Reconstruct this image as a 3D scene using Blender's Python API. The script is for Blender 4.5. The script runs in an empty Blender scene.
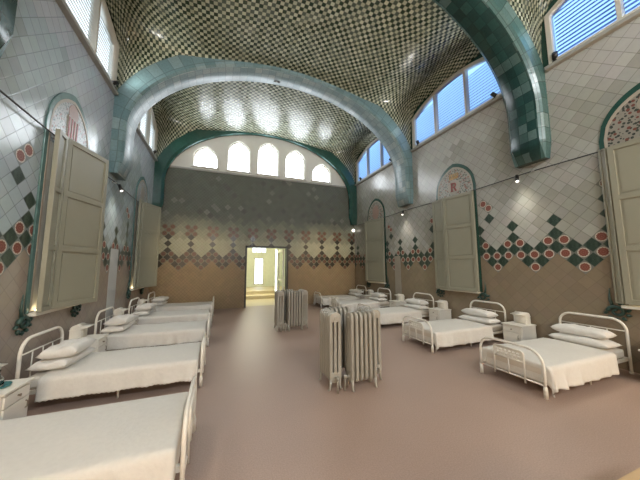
import bpy, bmesh, math, random
from mathutils import Vector, Matrix
random.seed(7)
PI = math.pi
C = bpy.context.scene.collection
SC = bpy.context.scene

# ------------------------------------------------------------------ room size (metres)
XL, XR, YB, YR = -2.396, 5.967, 10.983, -4.5
XC = (XL + XR) / 2
RIBS = [-0.61, 3.24, 7.09]
RW = 0.33                                   # half width of a rib
BAYS = [(-4.5, -0.94), (-0.28, 2.91), (3.57, 6.82), (7.49, 10.75)]
BAYC = [-2.535, 1.315, 5.165, 9.015]
SILL = 5.55
ZBAND = 5.465
H = 0.128                                   # half diagonal of a wall tile
ZP = 1.60                                   # row 0 of the zigzag frieze

# ------------------------------------------------------------------ materials
def new_mat(name):
    m = bpy.data.materials.new(name); m.use_nodes = True
    nt = m.node_tree
    return m, nt, nt.nodes['Principled BSDF'], nt.links

def math_node(nt, op, a, b=None, c=None):
    n = nt.nodes.new('ShaderNodeMath'); n.operation = op
    for i, v in enumerate((a, b, c)):
        if v is None: continue
        if isinstance(v, (int, float)): n.inputs[i].default_value = v
        else: nt.links.new(v, n.inputs[i])
    return n.outputs[0]

def mix_col(nt, fac, a, b, blend='MIX'):
    n = nt.nodes.new('ShaderNodeMix'); n.data_type = 'RGBA'; n.blend_type = blend
    for idx, v in ((0, fac), (6, a), (7, b)):
        if isinstance(v, (int, float)): n.inputs[idx].default_value = v
        elif isinstance(v, tuple): n.inputs[idx].default_value = (*v, 1) if len(v) == 3 else v
        else: nt.links.new(v, n.inputs[idx])
    return n.outputs[2]

def tone(c, f): return tuple(min(1, max(0, x * f)) for x in c)

def mat(name, col, rough=0.5, var=0.12, scale=9.0, spec=0.5, bump=0.0, metal=0.0):
    m, nt, p, L = new_mat(name)
    tc = nt.nodes.new('ShaderNodeTexCoord')
    nz = nt.nodes.new('ShaderNodeTexNoise'); nz.inputs['Scale'].default_value = scale
    nz.inputs['Detail'].default_value = 4
    L.new(tc.outputs['Object'], nz.inputs['Vector'])
    c = mix_col(nt, nz.outputs['Fac'], tone(col, 1 - var), tone(col, 1 + var))
    L.new(c, p.inputs['Base Color'])
    p.inputs['Roughness'].default_value = rough
    p.inputs['Specular IOR Level'].default_value = spec
    p.inputs['Metallic'].default_value = metal
    if bump:
        b = nt.nodes.new('ShaderNodeBump'); b.inputs['Strength'].default_value = bump; b.inputs['Distance'].default_value = 0.01
        L.new(nz.outputs['Fac'], b.inputs['Height']); L.new(b.outputs[0], p.inputs['Normal'])
    return m

def emit(name, col, s, var=0.0):
    m, nt, p, L = new_mat(name)
    p.inputs['Base Color'].default_value = (*tone(col, .3), 1)
    p.inputs['Emission Color'].default_value = (*col, 1)
    p.inputs['Emission Strength'].default_value = s
    p.inputs['Roughness'].default_value = 0.3
    return m

def uv_edge(nt, width):
    """1 in the tile, 0 on its mortar edge, from a 0..1 tile UV; also the uv separate"""
    uv = nt.nodes.new('ShaderNodeUVMap'); uv.uv_map = 'tile'
    sp = nt.nodes.new('ShaderNodeSeparateXYZ'); nt.links.new(uv.outputs[0], sp.inputs[0])
    d = []
    for o in (sp.outputs[0], sp.outputs[1]):
        d.append(math_node(nt, 'ABSOLUTE', math_node(nt, 'SUBTRACT', o, 0.5)))
    mx = math_node(nt, 'MAXIMUM', d[0], d[1])
    e = nt.nodes.new('ShaderNodeMapRange'); e.inputs[1].default_value = 0.5 - width; e.inputs[2].default_value = 0.5 - width * .4
    e.inputs[3].default_value = 1; e.inputs[4].default_value = 0
    nt.links.new(mx, e.inputs[0])
    return sp, e.outputs[0]

def tile_plain(name='glazed_tile', r0=.14, r1=.26):
    m, nt, p, L = new_mat(name)
    at = nt.nodes.new('ShaderNodeAttribute'); at.attribute_name = 'tint'
    sp, e = uv_edge(nt, 0.034)
    if r0 > .4:                                                   # small square tiles: four to a pattern square
        d = [math_node(nt, 'ABSOLUTE', math_node(nt, 'SUBTRACT', o, .5)) for o in (sp.outputs[0], sp.outputs[1])]
        e = math_node(nt, 'MULTIPLY', e, math_node(nt, 'GREATER_THAN', math_node(nt, 'MINIMUM', d[0], d[1]), .03))
    tc = nt.nodes.new('ShaderNodeTexCoord')
    nz = nt.nodes.new('ShaderNodeTexNoise'); nz.inputs['Scale'].default_value = 14; nz.inputs['Detail'].default_value = 5
    L.new(tc.outputs['Object'], nz.inputs['Vector'])
    v = mix_col(nt, nz.outputs['Fac'], (.93, .93, .93), (1.07, 1.07, 1.07))
    c = mix_col(nt, 1.0, at.outputs['Color'], v, 'MULTIPLY')
    c2 = mix_col(nt, 1.0, c, (.48, .47, .45), 'MULTIPLY')
    L.new(mix_col(nt, math_node(nt, 'MULTIPLY', math_node(nt, 'SUBTRACT', 1, e), at.outputs['Alpha']), c, c2), p.inputs['Base Color'])
    r = nt.nodes.new('ShaderNodeMapRange'); L.new(nz.outputs['Fac'], r.inputs[0])
    r.inputs[3].default_value = r0; r.inputs[4].default_value = r1
    L.new(r.outputs[0], p.inputs['Roughness'])
    b = nt.nodes.new('ShaderNodeBump'); b.inputs['Strength'].default_value = .2; b.inputs['Distance'].default_value = .004
    hgt = math_node(nt, 'ADD', e, math_node(nt, 'MULTIPLY', nz.outputs['Fac'], .15))
    L.new(hgt, b.inputs['Height']); L.new(b.outputs[0], p.inputs['Normal'])
    return m

def tile_rose(name='rose_tile', red=(.17, .045, .028), ring=(.50, .45, .38)):
    m, nt, p, L = new_mat(name)
    sp, e = uv_edge(nt, 0.03)
    dx = math_node(nt, 'SUBTRACT', sp.outputs[0], .5); dy = math_node(nt, 'SUBTRACT', sp.outputs[1], .5)
    r = math_node(nt, 'SQRT', math_node(nt, 'ADD', math_node(nt, 'MULTIPLY', dx, dx), math_node(nt, 'MULTIPLY', dy, dy)))
    a = math_node(nt, 'ARCTAN2', dy, dx)
    pet = math_node(nt, 'SINE', math_node(nt, 'MULTIPLY', a, 11))
    lim = math_node(nt, 'MULTIPLY_ADD', pet, .018, .375)
    red_m = math_node(nt, 'LESS_THAN', r, lim)
    disc = math_node(nt, 'LESS_THAN', r, .46)
    veins = math_node(nt, 'SINE', math_node(nt, 'ADD', math_node(nt, 'MULTIPLY', r, 42), math_node(nt, 'MULTIPLY', pet, 1.2)))
    vm = math_node(nt, 'GREATER_THAN', veins, .45)
    at = nt.nodes.new('ShaderNodeAttribute'); at.attribute_name = 'tint'
    c = mix_col(nt, disc, mix_col(nt, .65, at.outputs['Color'], (.06, .07, .05)), ring)
    redc = mix_col(nt, vm, red, (red[0] * .6 + .16, red[1] * .6 + .08, red[2] * .6 + .06))
    c = mix_col(nt, red_m, c, redc)
    L.new(c, p.inputs['Base Color']); p.inputs['Roughness'].default_value = .5
    return m

def tile_leaf(name='leaf_tile', col=(.016, .036, .026), light=(.06, .09, .065)):
    m, nt, p, L = new_mat(name)
    sp, e = uv_edge(nt, 0.035)
    dx = math_node(nt, 'SUBTRACT', sp.outputs[0], .5); dy = math_node(nt, 'SUBTRACT', sp.outputs[1], .5)
    a = math_node(nt, 'SINE', math_node(nt, 'MULTIPLY', math_node(nt, 'ADD', math_node(nt, 'ABSOLUTE', dx), math_node(nt, 'ABSOLUTE', dy)), 38))
    b = math_node(nt, 'SINE', math_node(nt, 'MULTIPLY', math_node(nt, 'SUBTRACT', dx, dy), 30))
    vm = math_node(nt, 'GREATER_THAN', math_node(nt, 'MULTIPLY', a, b), .35)
    c = mix_col(nt, vm, col, light)
    at = nt.nodes.new('ShaderNodeAttribute'); at.attribute_name = 'tint'
    c = mix_col(nt, e, mix_col(nt, .7, at.outputs['Color'], col), c)
    L.new(c, p.inputs['Base Color']); p.inputs['Roughness'].default_value = .3
    return m

def vault_mat():
    m, nt, p, L = new_mat('vault_checker')
    uv = nt.nodes.new('ShaderNodeUVMap'); uv.uv_map = 'tile'
    S = 1 / 0.086
    mp = nt.nodes.new('ShaderNodeVectorMath'); mp.operation = 'SCALE'; mp.inputs['Scale'].default_value = S
    L.new(uv.outputs[0], mp.inputs[0])
    fl = nt.nodes.new('ShaderNodeVectorMath'); fl.operation = 'FLOOR'; L.new(mp.outputs[0], fl.inputs[0])
    fr = nt.nodes.new('ShaderNodeVectorMath'); fr.operation = 'FRACTION'; L.new(mp.outputs[0], fr.inputs[0])
    ck = nt.nodes.new('ShaderNodeTexChecker'); ck.inputs['Scale'].default_value = 1
    off = nt.nodes.new('ShaderNodeVectorMath'); off.operation = 'ADD'; off.inputs[1].default_value = (.5, .5, .5)
    L.new(fl.outputs[0], off.inputs[0]); L.new(off.outputs[0], ck.inputs['Vector'])
    wn = nt.nodes.new('ShaderNodeTexWhiteNoise'); wn.noise_dimensions = '3D'; L.new(fl.outputs[0], wn.inputs['Vector'])
    nz = nt.nodes.new('ShaderNodeTexNoise'); nz.inputs['Scale'].default_value = .9; nz.inputs['Detail'].default_value = 3
    L.new(uv.outputs[0], nz.inputs['Vector'])
    cream = mix_col(nt, wn.outputs['Value'], (.36, .375, .275), (.50, .515, .385))
    green = mix_col(nt, wn.outputs['Value'], (.018, .036, .023), (.05, .072, .044))
    c = mix_col(nt, ck.outputs['Fac'], green, cream)
    sp = nt.nodes.new('ShaderNodeSeparateXYZ'); L.new(fr.outputs[0], sp.inputs[0])
    d = [math_node(nt, 'ABSOLUTE', math_node(nt, 'SUBTRACT', o, .5)) for o in (sp.outputs[0], sp.outputs[1])]
    mx = math_node(nt, 'GREATER_THAN', math_node(nt, 'MAXIMUM', d[0], d[1]), .455)
    c = mix_col(nt, mx, c, (.12, .125, .095))
    patch = nt.nodes.new('ShaderNodeMapRange'); patch.inputs[1].default_value = .6; patch.inputs[2].default_value = .7
    patch.inputs[3].default_value = 0; patch.inputs[4].default_value = .25
    L.new(nz.outputs['Fac'], patch.inputs[0])
    c = mix_col(nt, patch.outputs[0], c, (.42, .42, .34))
    L.new(c, p.inputs['Base Color'])
    r = nt.nodes.new('ShaderNodeMapRange'); L.new(wn.outputs['Value'], r.inputs[0])
    r.inputs[3].default_value = .18; r.inputs[4].default_value = .34
    L.new(r.outputs[0], p.inputs['Roughness'])
    b = nt.nodes.new('ShaderNodeBump'); b.inputs['Strength'].default_value = .5; b.inputs['Distance'].default_value = .004
    L.new(math_node(nt, 'SUBTRACT', math_node(nt, 'MULTIPLY', wn.outputs['Value'], .6), mx), b.inputs['Height']); L.new(b.outputs[0], p.inputs['Normal'])
    return m

def rib_mat(name, c1, c2, c3, rough=.2, tw=.2, th=.16):
    m, nt, p, L = new_mat(name)
    uv = nt.nodes.new('ShaderNodeUVMap'); uv.uv_map = 'tile'
    mp = nt.nodes.new('ShaderNodeVectorMath'); mp.operation = 'MULTIPLY'; mp.inputs[1].default_value = (1 / tw, 1 / th, 1)
    L.new(uv.outputs[0], mp.inputs[0])
    fl = nt.nodes.new('ShaderNodeVectorMath'); fl.operation = 'FLOOR'; L.new(mp.outputs[0], fl.inputs[0])
    fr = nt.nodes.new('ShaderNodeVectorMath'); fr.operation = 'FRACTION'; L.new(mp.outputs[0], fr.inputs[0])
    wn = nt.nodes.new('ShaderNodeTexWhiteNoise'); wn.noise_dimensions = '3D'; L.new(fl.outputs[0], wn.inputs['Vector'])
    rp = nt.nodes.new('ShaderNodeValToRGB'); cr = rp.color_ramp; cr.interpolation = 'LINEAR'
    cr.elements[0].color = (*c1, 1); cr.elements[1].color = (*c3, 1)
    e = cr.elements.new(.62); e.color = (*c2, 1)
    L.new(wn.outputs['Value'], rp.inputs[0])
    nz = nt.nodes.new('ShaderNodeTexNoise'); nz.inputs['Scale'].default_value = 24; nz.inputs['Detail'].default_value = 4
    L.new(uv.outputs[0], nz.inputs['Vector'])
    v = mix_col(nt, nz.outputs['Fac'], (.7, .7, .7), (1.3, 1.3, 1.3))
    c = mix_col(nt, 1.0, rp.outputs[0], v, 'MULTIPLY')
    sp = nt.nodes.new('ShaderNodeSeparateXYZ'); L.new(fr.outputs[0], sp.inputs[0])
    d = [math_node(nt, 'ABSOLUTE', math_node(nt, 'SUBTRACT', o, .5)) for o in (sp.outputs[0], sp.outputs[1])]
    mx = math_node(nt, 'GREATER_THAN', math_node(nt, 'MAXIMUM', d[0], d[1]), .475)
    c = mix_col(nt, mx, c, tone(c2, .55))
    L.new(c, p.inputs['Base Color']); p.inputs['Roughness'].default_value = rough
    b = nt.nodes.new('ShaderNodeBump'); b.inputs['Strength'].default_value = .3; b.inputs['Distance'].default_value = .004
    L.new(nz.outputs['Fac'], b.inputs['Height']); L.new(b.outputs[0], p.inputs['Normal'])
    return m

def floor_mat():
    m, nt, p, L = new_mat('polished_terrazzo')
    tc = nt.nodes.new('ShaderNodeTexCoord')
    n1 = nt.nodes.new('ShaderNodeTexNoise'); n1.inputs['Scale'].default_value = .8; n1.inputs['Detail'].default_value = 5
    n2 = nt.nodes.new('ShaderNodeTexNoise'); n2.inputs['Scale'].default_value = 90; n2.inputs['Detail'].default_value = 3
    for n in (n1, n2): L.new(tc.outputs['Object'], n.inputs['Vector'])
    c = mix_col(nt, n1.outputs['Fac'], (.285, .200, .162), (.375, .272, .223))
    v = mix_col(nt, n2.outputs['Fac'], (.62, .62, .62), (1.38, 1.38, 1.38))
    L.new(mix_col(nt, 1.0, c, v, 'MULTIPLY'), p.inputs['Base Color'])
    r = nt.nodes.new('ShaderNodeMapRange'); L.new(n1.outputs['Fac'], r.inputs[0])
    r.inputs[3].default_value = .40; r.inputs[4].default_value = .52
    p.inputs['Specular IOR Level'].default_value = .5
    L.new(r.outputs[0], p.inputs['Roughness'])
    return m

def mosaic_mat(name, ground, flower, leaf, scale=16):
    m, nt, p, L = new_mat(name)
    tc = nt.nodes.new('ShaderNodeTexCoord')
    vo = nt.nodes.new('ShaderNodeTexVoronoi'); vo.inputs['Scale'].default_value = scale
    v2 = nt.nodes.new('ShaderNodeTexVoronoi'); v2.inputs['Scale'].default_value = scale * 1.7
    for v in (vo, v2): L.new(tc.outputs['Object'], v.inputs['Vector'])
    f = math_node(nt, 'LESS_THAN', vo.outputs['Distance'], .30)
    g = math_node(nt, 'LESS_THAN', v2.outputs['Distance'], .42)
    c = mix_col(nt, g, ground, leaf)
    sp = nt.nodes.new('ShaderNodeSeparateColor'); L.new(vo.outputs['Color'], sp.inputs[0])
    fc = mix_col(nt, math_node(nt, 'GREATER_THAN', sp.outputs[0], .55), flower, tone(ground, .9))
    c = mix_col(nt, f, c, fc)
    L.new(c, p.inputs['Base Color']); p.inputs['Roughness'].default_value = .35
    return m

M = {}
M['tile'] = tile_plain(); M['tile_matt'] = tile_plain('matt_tile', .6, .75); M['tile_matt'].node_tree.nodes['Principled BSDF'].inputs['Specular IOR Level'].default_value = .25
M['rose'] = tile_rose(); M['leaf'] = tile_leaf()
M['brown_rose'] = tile_rose('terracotta_flower_tile', (.065, .024, .010), (.14, .09, .045))
M['brown_leaf'] = tile_leaf('olive_leaf_tile', (.014, .011, .006), (.038, .03, .015))
M['vault'] = vault_mat()
M['rib_dark'] = rib_mat('dark_teal_tile', (.008, .030, .028), (.014, .056, .051), (.085, .14, .135), .26)
M['rib_pale'] = rib_mat('pale_sheen_tile', (.18, .265, .29), (.25, .335, .36), (.34, .40, .41), .38)  # teal arch tile with the windows' pale reflection put into its colour
M['rib_side'] = rib_mat('teal_sheen_moulding', (.04, .10, .095), (.075, .14, .13), (.16, .23, .22), .24, .3, .2)  # dark arch's side, made paler to hold its reflection in the colour
M['teal'] = rib_mat('teal_moulding_tile', (.015, .08, .072), (.03, .13, .115), (.09, .22, .20), .24, .25, .3)
M['rib_pale_side'] = rib_mat('blue_grey_sheen_moulding', (.10, .175, .19), (.15, .235, .25), (.22, .30, .31), .34, .25, .3)  # side of the pale arch, reflection coloured in likewise
M['green_trim'] = mat('bottle_green_glaze', (.022, .07, .055), .25, .3, 12)
M['floor'] = floor_mat(); M['pale_border'] = mat('pale_teal_glaze', (.10, .19, .185), .25, .3, 12)
M['plaster'] = mat('white_plaster', (.66, .65, .60), .75, .04, 5)
M['frame'] = mat('cream_window_paint', (.62, .60, .53), .5, .06, 6)
M['sillpaint'] = mat('sill_stone', (.34, .34, .31), .6, .15, 8)
M['shutter'] = mat('sage_cream_paint', (.265, .26, .20), .45, .05, 3)
M['enamel'] = mat('white_enamel', (.68, .66, .60), .35, .08, 30)
M['enamel2'] = mat('white_lacquer', (.68, .66, .60), .4, .06, 8)
M['linen'] = mat('white_linen', (.63, .62, .595), .9, .06, 22, .2, .5)
M['cotton'] = mat('off_white_cotton', (.60, .585, .55), .9, .06, 26, .2, .5)
M['mattress'] = mat('mattress_ticking', (.56, .52, .46), .9, .08, 30, .2)
M['radiator'] = mat('radiator_paint', (.285, .272, .235), .42, .08, 10)
M['black'] = mat('black_metal', (.012, .011, .01), .45, .2, 8)
M['cable'] = mat('black_cable', (.02, .02, .02), .6, .1, 8)
M['steel'] = mat('brushed_metal', (.35, .34, .32), .35, .1, 8, .5, 0, .8)
M['dark_knob'] = mat('dark_knob', (.22, .18, .14), .4, .1, 20)
M['glass'] = None
m_, nt_, p_, L_ = new_mat('clear_glass'); p_.inputs['Base Color'].default_value = (.93, .97, .97, 1)
p_.inputs['Transmission Weight'].default_value = 1; p_.inputs['Roughness'].default_value = .03; p_.inputs['IOR'].default_value = 1.3
M['glass'] = m_
M['tealdish'] = mat('teal_glass_dish', (.05, .20, .21), .15, .1, 8)
M['back_pane'] = emit('daylight_pane', (.88, .94, 1.0), 5.5)
M['rear_fill'] = emit('rear_fill_pane', (.93, .97, 1.0), 24.0)  # unseen panes behind the camera, lit strongly as added frontal fill
M['blue_pane'] = emit('blue_daylight_pane', (.30, .56, 1.0), .75)
M['pale_pane'] = emit('pale_daylight_pane', (.78, .89, 1.0), .75)
M['hall_pane'] = emit('hall_daylight_pane', (.84, .95, .97), 1.5)
def slat_mat(name, c):
    m, nt, p, L = new_mat(name); p.inputs['Base Color'].default_value = (*c, 1); p.inputs['Roughness'].default_value = .5
    tr = nt.nodes.new('ShaderNodeBsdfTranslucent'); tr.inputs[0].default_value = (*c, 1)
    mx = nt.nodes.new('ShaderNodeMixShader'); mx.inputs[0].default_value = .5
    L.new(p.outputs[0], mx.inputs[1]); L.new(tr.outputs[0], mx.inputs[2]); L.new(mx.outputs[0], nt.nodes['Material Output'].inputs[0])
    return m
M['slat'] = slat_mat('blue_blind_slat', (.30, .46, .72)); M['slat_white'] = slat_mat('white_blind_slat', (.62, .63, .60))
M['mosaic'] = mosaic_mat('flower_mosaic', (.33, .32, .28), (.22, .075, .05), (.06, .09, .07), 13)
M['mosaic_dark'] = mosaic_mat('dark_flower_mosaic', (.27, .255, .22), (.15, .045, .03), (.03, .04, .032), 13)
M['mosaic_pale'] = mosaic_mat('pale_flower_mosaic', (.40, .42, .43), (.26, .14, .13), (.14, .20, .20), 15)
M['medal'] = mat('cream_medallion_tile', (.36, .325, .27), .4, .1, 20)
M['pink_medal'] = mat('pink_medallion_tile', (.34, .22, .18), .4, .25, 24)
M['ochre'] = mat('ochre_tile', (.42, .26, .10), .4, .2, 24)
M['redtile'] = mat('red_tile', (.25, .035, .03), .4, .15, 20)
M['scroll'] = mat('green_leaf_relief', (.02, .055, .045), .4, .35, 18)
M['hall_wall'] = mat('pale_green_hall_tile', (.66, .68, .56), .4, .12, 6)
M['hall_step'] = mat('cream_step', (.50, .42, .27), .5, .1, 4)
M['led'] = emit('warm_lamp_strip', (1.0, .80, .48), 5.0)
M['bulb'] = emit('lamp_globe', (1.0, .93, .80), 1.1)
M['patch_tan'] = mat('tan_repair_plaster', (.29, .26, .215), .7, .1, 3)
M['wood'] = mat('pale_wood', (.45, .31, .17), .5, .15, 6)
M['patched'] = mat('grey_repair_plaster', (.46, .47, .46), .7, .1, 3)

# ------------------------------------------------------------------ mesh helpers
def box(bm, x0, x1, y0, y1, z0, z1, bevel=0.0, mtx=None):
    vs = [bm.verts.new((x, y, z)) for x in (x0, x1) for y in (y0, y1) for z in (z0, z1)]
    fs = [(0, 1, 3, 2), (4, 6, 7, 5), (0, 4, 5, 1), (2, 3, 7, 6), (0, 2, 6, 4), (1, 5, 7, 3)]
    F = [bm.faces.new([vs[i] for i in f]) for f in fs]
    if bevel:
        es = list({e for f in F for e in f.edges})
        r = bmesh.ops.bevel(bm, geom=es, offset=bevel, segments=2, affect='EDGES', profile=.6)
        vs = list({v for f in r['faces'] for v in f.verts} | {v for v in vs if v.is_valid})
    if mtx is not None:
        bmesh.ops.transform(bm, matrix=mtx, verts=[v for v in vs if v.is_valid])
    return vs

def tube(bm, pts, r, n=8, closed=False, caps=True):
    pts = [Vector(p) for p in pts]; rings = []
    prev = None; N = len(pts)
    for i, p in enumerate(pts):
        a = pts[(i - 1) % N] if (i > 0 or closed) else pts[i]
        b = pts[(i + 1) % N] if (i < N - 1 or closed) else pts[i]
        t = (b - a).normalized()
        if prev is None:
            u = t.orthogonal().normalized()
        else:
            u = (prev - t * prev.dot(t)).normalized()
        prev = u; w = t.cross(u)
        rr = r[i] if isinstance(r, (list, tuple)) else r
        rings.append([bm.verts.new(p + (u * math.cos(2 * PI * k / n) + w * math.sin(2 * PI * k / n)) * rr) for k in range(n)])
    for i in range(N if closed else N - 1):
        A, B = rings[i], rings[(i + 1) % N]
        for k in range(n):
            f = bm.faces.new((A[k], A[(k + 1) % n], B[(k + 1) % n], B[k])); f.smooth = True
    if caps and not closed:
        bm.faces.new(rings[0][::-1]); bm.faces.new(rings[-1])

def lathe(bm, prof, cx=0, cy=0, n=20):
    rings = []
    for r, z in prof:
        rings.append([bm.verts.new((cx + r * math.cos(2 * PI * k / n), cy + r * math.sin(2 * PI * k / n), z)) for k in range(n)] if r > 1e-6 else [bm.verts.new((cx, cy, z))])
    for A, B in zip(rings, rings[1:]):
        for k in range(n):
            q = (A[k % len(A)], A[(k + 1) % len(A)], B[(k + 1) % len(B)], B[k % len(B)])
            q = list(dict.fromkeys(q))
            if len(q) >= 3:
                f = bm.faces.new(q); f.smooth = True

def arch_pts(hw, top, r, z0=0.0, n=7):
    """an upside-down U in the (y,z) plane"""
    P = [(-hw, z0), (-hw, top - r)]
    for k in range(1, n + 1):
        a = PI - PI / 2 * k / n; P.append((-hw + r + r * math.cos(a), top - r + r * math.sin(a)))
    for k in range(n + 1):
        a = PI / 2 - PI / 2 * k / n; P.append((hw - r + r * math.cos(a), top - r + r * math.sin(a)))
    P.append((hw, z0))
    return P

def obj(name, bm, m, parent=None, loc=None, rotz=0.0):
    me = bpy.data.meshes.new(name)
    bmesh.ops.recalc_face_normals(bm, faces=bm.faces[:]) if bm.faces else None
    bm.to_mesh(me); bm.free()
    for x in (m if isinstance(m, (list, tuple)) else [m]): me.materials.append(x)
    o = bpy.data.objects.new(name, me); C.objects.link(o)
    if parent is not None: o.parent = parent
    if loc is not None: o.location = loc
    if rotz: o.rotation_euler = (0, 0, rotz)
    return o

def tag(o, label, cat, group=None):
    o['label'] = label; o['category'] = cat
    if group: o['group'] = group
    return o

def thing(name, label, cat, loc=(0, 0, 0), rotz=0.0, group=None):
    o = bpy.data.objects.new(name, None); C.objects.link(o)
    o.empty_display_size = .1
    o.location = loc; o.rotation_euler = (0, 0, rotz)
    return tag(o, label, cat, group)

def struct(o): o['kind'] = 'structure'; return o

def dup(root, loc, rotz, label, group=None):
    r = root.copy(); C.objects.link(r); r.location = loc; r.rotation_euler = (0, 0, rotz); r['label'] = label
    if group: r['group'] = group
    for ch in list(root.children):
        c = ch.copy(); C.objects.link(c); c.parent = r
        for g in ch.children:
            d = g.copy(); C.objects.link(d); d.parent = c
    return r

def fill2d(outer, holes=(), depth=0.0):
    """filled outline with holes -> list of verts/faces as a bmesh in the XY plane, thickness along z"""
    cu = bpy.data.curves.new('outline', 'CURVE'); cu.dimensions = '2D'; cu.fill_mode = 'BOTH'; cu.extrude = depth / 2
    for P in [outer, *holes]:
        s = cu.splines.new('POLY'); s.points.add(len(P) - 1); s.use_cyclic_u = True
        for q, p in zip(s.points, P): q.co = (p[0], p[1], 0, 1)
    o = bpy.data.objects.new('outline', cu)
    C.objects.link(o)
    bpy.context.view_layer.update()
    me = o.evaluated_get(bpy.context.evaluated_depsgraph_get()).to_mesh()
    bm = bmesh.new(); bm.from_mesh(me)
    o.evaluated_get(bpy.context.evaluated_depsgraph_get()).to_mesh_clear()
    bpy.data.objects.remove(o); bpy.data.curves.remove(cu)
    bmesh.ops.remove_doubles(bm, verts=bm.verts[:], dist=1e-5)
    return bm

# plane maps: (u, v, thickness) -> local (x,y,z)
NY = Matrix(((0, 0, 1, 0), (1, 0, 0, 0), (0, 1, 0, 0), (0, 0, 0, 1)))       # u->y, v->z, t->x
NX = Matrix(((1, 0, 0, 0), (0, 0, 1, 0), (0, 1, 0, 0), (0, 0, 0, 1)))       # u->x, v->z, t->y
def slab(outer, holes, d0, d1, plane):
    bm = fill2d(outer, holes, d1 - d0)
    bmesh.ops.transform(bm, matrix=plane @ Matrix.Translation((0, 0, (d0 + d1) / 2)), verts=bm.verts[:])
    return bm
def join(bm, other):
    me = bpy.data.meshes.new('part'); other.to_mesh(me); other.free(); bm.from_mesh(me); bpy.data.meshes.remove(me)

# ------------------------------------------------------------------ tiled walls
def clip(poly, axis, lim, sign):
    out = []
    for i in range(len(poly)):
        a, b = poly[i], poly[(i + 1) % len(poly)]
        ia, ib = (a[axis] - lim) * sign >= -1e-9, (b[axis] - lim) * sign >= -1e-9
        if ia: out.append(a)
        if ia != ib:
            t = (lim - a[axis]) / (b[axis] - a[axis])
            out.append((a[0] + t * (b[0] - a[0]), a[1] + t * (b[1] - a[1])))
    return out

PAT = {(0, 0): 'R', (1, 1): 'G', (0, 2): 'R', (2, 2): 'R', (1, 3): 'G', (3, 3): 'G', (2, 4): 'R', (3, 5): 'G', (3, 7): 'G'}
BACKPAT = {(0, 0): 'R', (1, 1): 'G', (0, 2): 'R', (2, 2): 'R', (1, 3): 'G', (3, 3): 'G', (0, 4): None, (2, 4): 'R', (3, 5): 'G',
           (3, 7): 'G', (3, 9): 'G', (2, 10): 'R', (3, 11): 'R', (2, 12): 'R'}

def tiled_wall(name, rects, place, u_valley, colour, pat, mats):
    """rects: (u0,u1,z0,z1); place(u,z)->xyz; colour(k,r,u,z,below)->rgb"""
    bm = bmesh.new(); uvl = bm.loops.layers.uv.new('tile'); tints = []
    U0 = min(r[0] for r in rects) - .3; U1 = max(r[1] for r in rects) + .3
    Z0 = min(r[2] for r in rects) - .3; Z1 = max(r[3] for r in rects) + .3
    k0, k1 = int((U0 - u_valley) / H) - 1, int((U1 - u_valley) / H) + 1
    r0, r1 = int((Z0 - ZP) / H) - 1, int((Z1 - ZP) / H) + 1
    vmap = {}
    for r in range(r0, r1 + 1):
        for k in range(k0, k1 + 1):
            if (k + r) % 2: continue
            cu, cz = u_valley + k * H, ZP + r * H
            km = k % 6; dv = min(km, 6 - km)                # 0 = valley, 3 = peak
            kind = pat(dv, r, k, cu)
            col = colour(k, r, cu, cz, r < dv)
            for (a, b, c, d) in rects:
                P = [(cu + H, cz), (cu, cz + H), (cu - H, cz), (cu, cz - H)]
                for ax, lim, sg in ((0, a, 1), (0, b, -1), (1, c, 1), (1, d, -1)):
                    P = clip(P, ax, lim, sg)
                    if len(P) < 3: break
                if len(P) < 3: continue
                ar = sum(P[i][0] * P[(i + 1) % len(P)][1] - P[(i + 1) % len(P)][0] * P[i][1] for i in range(len(P)))
                if abs(ar) < 1e-6: continue
                vs = []
                for (u, z) in P:
                    key = (round(u, 4), round(z, 4))
                    if key not in vmap: vmap[key] = bm.verts.new(place(u, z))
                    if vmap[key] not in vs: vs.append(vmap[key])
                if len(vs) < 3: continue
                try: f = bm.faces.new(vs)
                except ValueError: continue
                for l in f.loops:
                    i = vs.index(l.vert); u, z = [k_ for k_, v_ in ((q, vmap[(round(q[0], 4), round(q[1], 4))]) for q in P) if v_ is l.vert][0]
                    s, t = (u - cu) / H, (z - cz) / H
                    l[uvl].uv = ((s + t) / 2 + .5, (t - s) / 2 + .5)
                f.material_index = {'R': 1, 'G': 2}.get(kind, 0)
                tints.append((*col, (.28 if r < dv else .72) if mats[0].name == 'glazed_tile' else .5))
    me = bpy.data.meshes.new(name); bm.to_mesh(me); bm.free()
    at = me.attributes.new('tint', 'FLOAT_COLOR', 'FACE')
    for i, c in enumerate(tints): at.data[i].color = c
    for x in mats: me.materials.append(x)
    o = bpy.data.objects.new(name, me); C.objects.link(o)
    return struct(o)

def jit(c, v, hue=.02):
    f = 1 + random.uniform(-v, v)
    return tuple(max(0, x * f * (1 + random.uniform(-hue, hue))) for x in c)

def patchy(k, r, s=5):
    random_state = math.sin((k // s) * 12.9898 + (r // s) * 78.233) * 43758.5453
    return random_state - math.floor(random_state)

def left_colour(k, r, u, z, below):  # same tiles as the right wall, blue window reflection put into the tint
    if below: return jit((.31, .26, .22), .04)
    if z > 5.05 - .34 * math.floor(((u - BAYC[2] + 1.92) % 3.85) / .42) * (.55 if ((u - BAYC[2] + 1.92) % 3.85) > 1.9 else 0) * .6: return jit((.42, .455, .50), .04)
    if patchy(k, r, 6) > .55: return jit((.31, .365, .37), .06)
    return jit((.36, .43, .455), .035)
def side_colour(k, r, u, z, below):
    if below:
        return jit((.235, .19, .135), .045)
    if z > 4.72 + .13 * ((k // 3) % 3):
        return jit((.43, .425, .40), .05)
    if patchy(k, r, 6) > .55: return jit((.315, .315, .28), .06)
    return jit((.365, .365, .335), .035)

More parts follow.
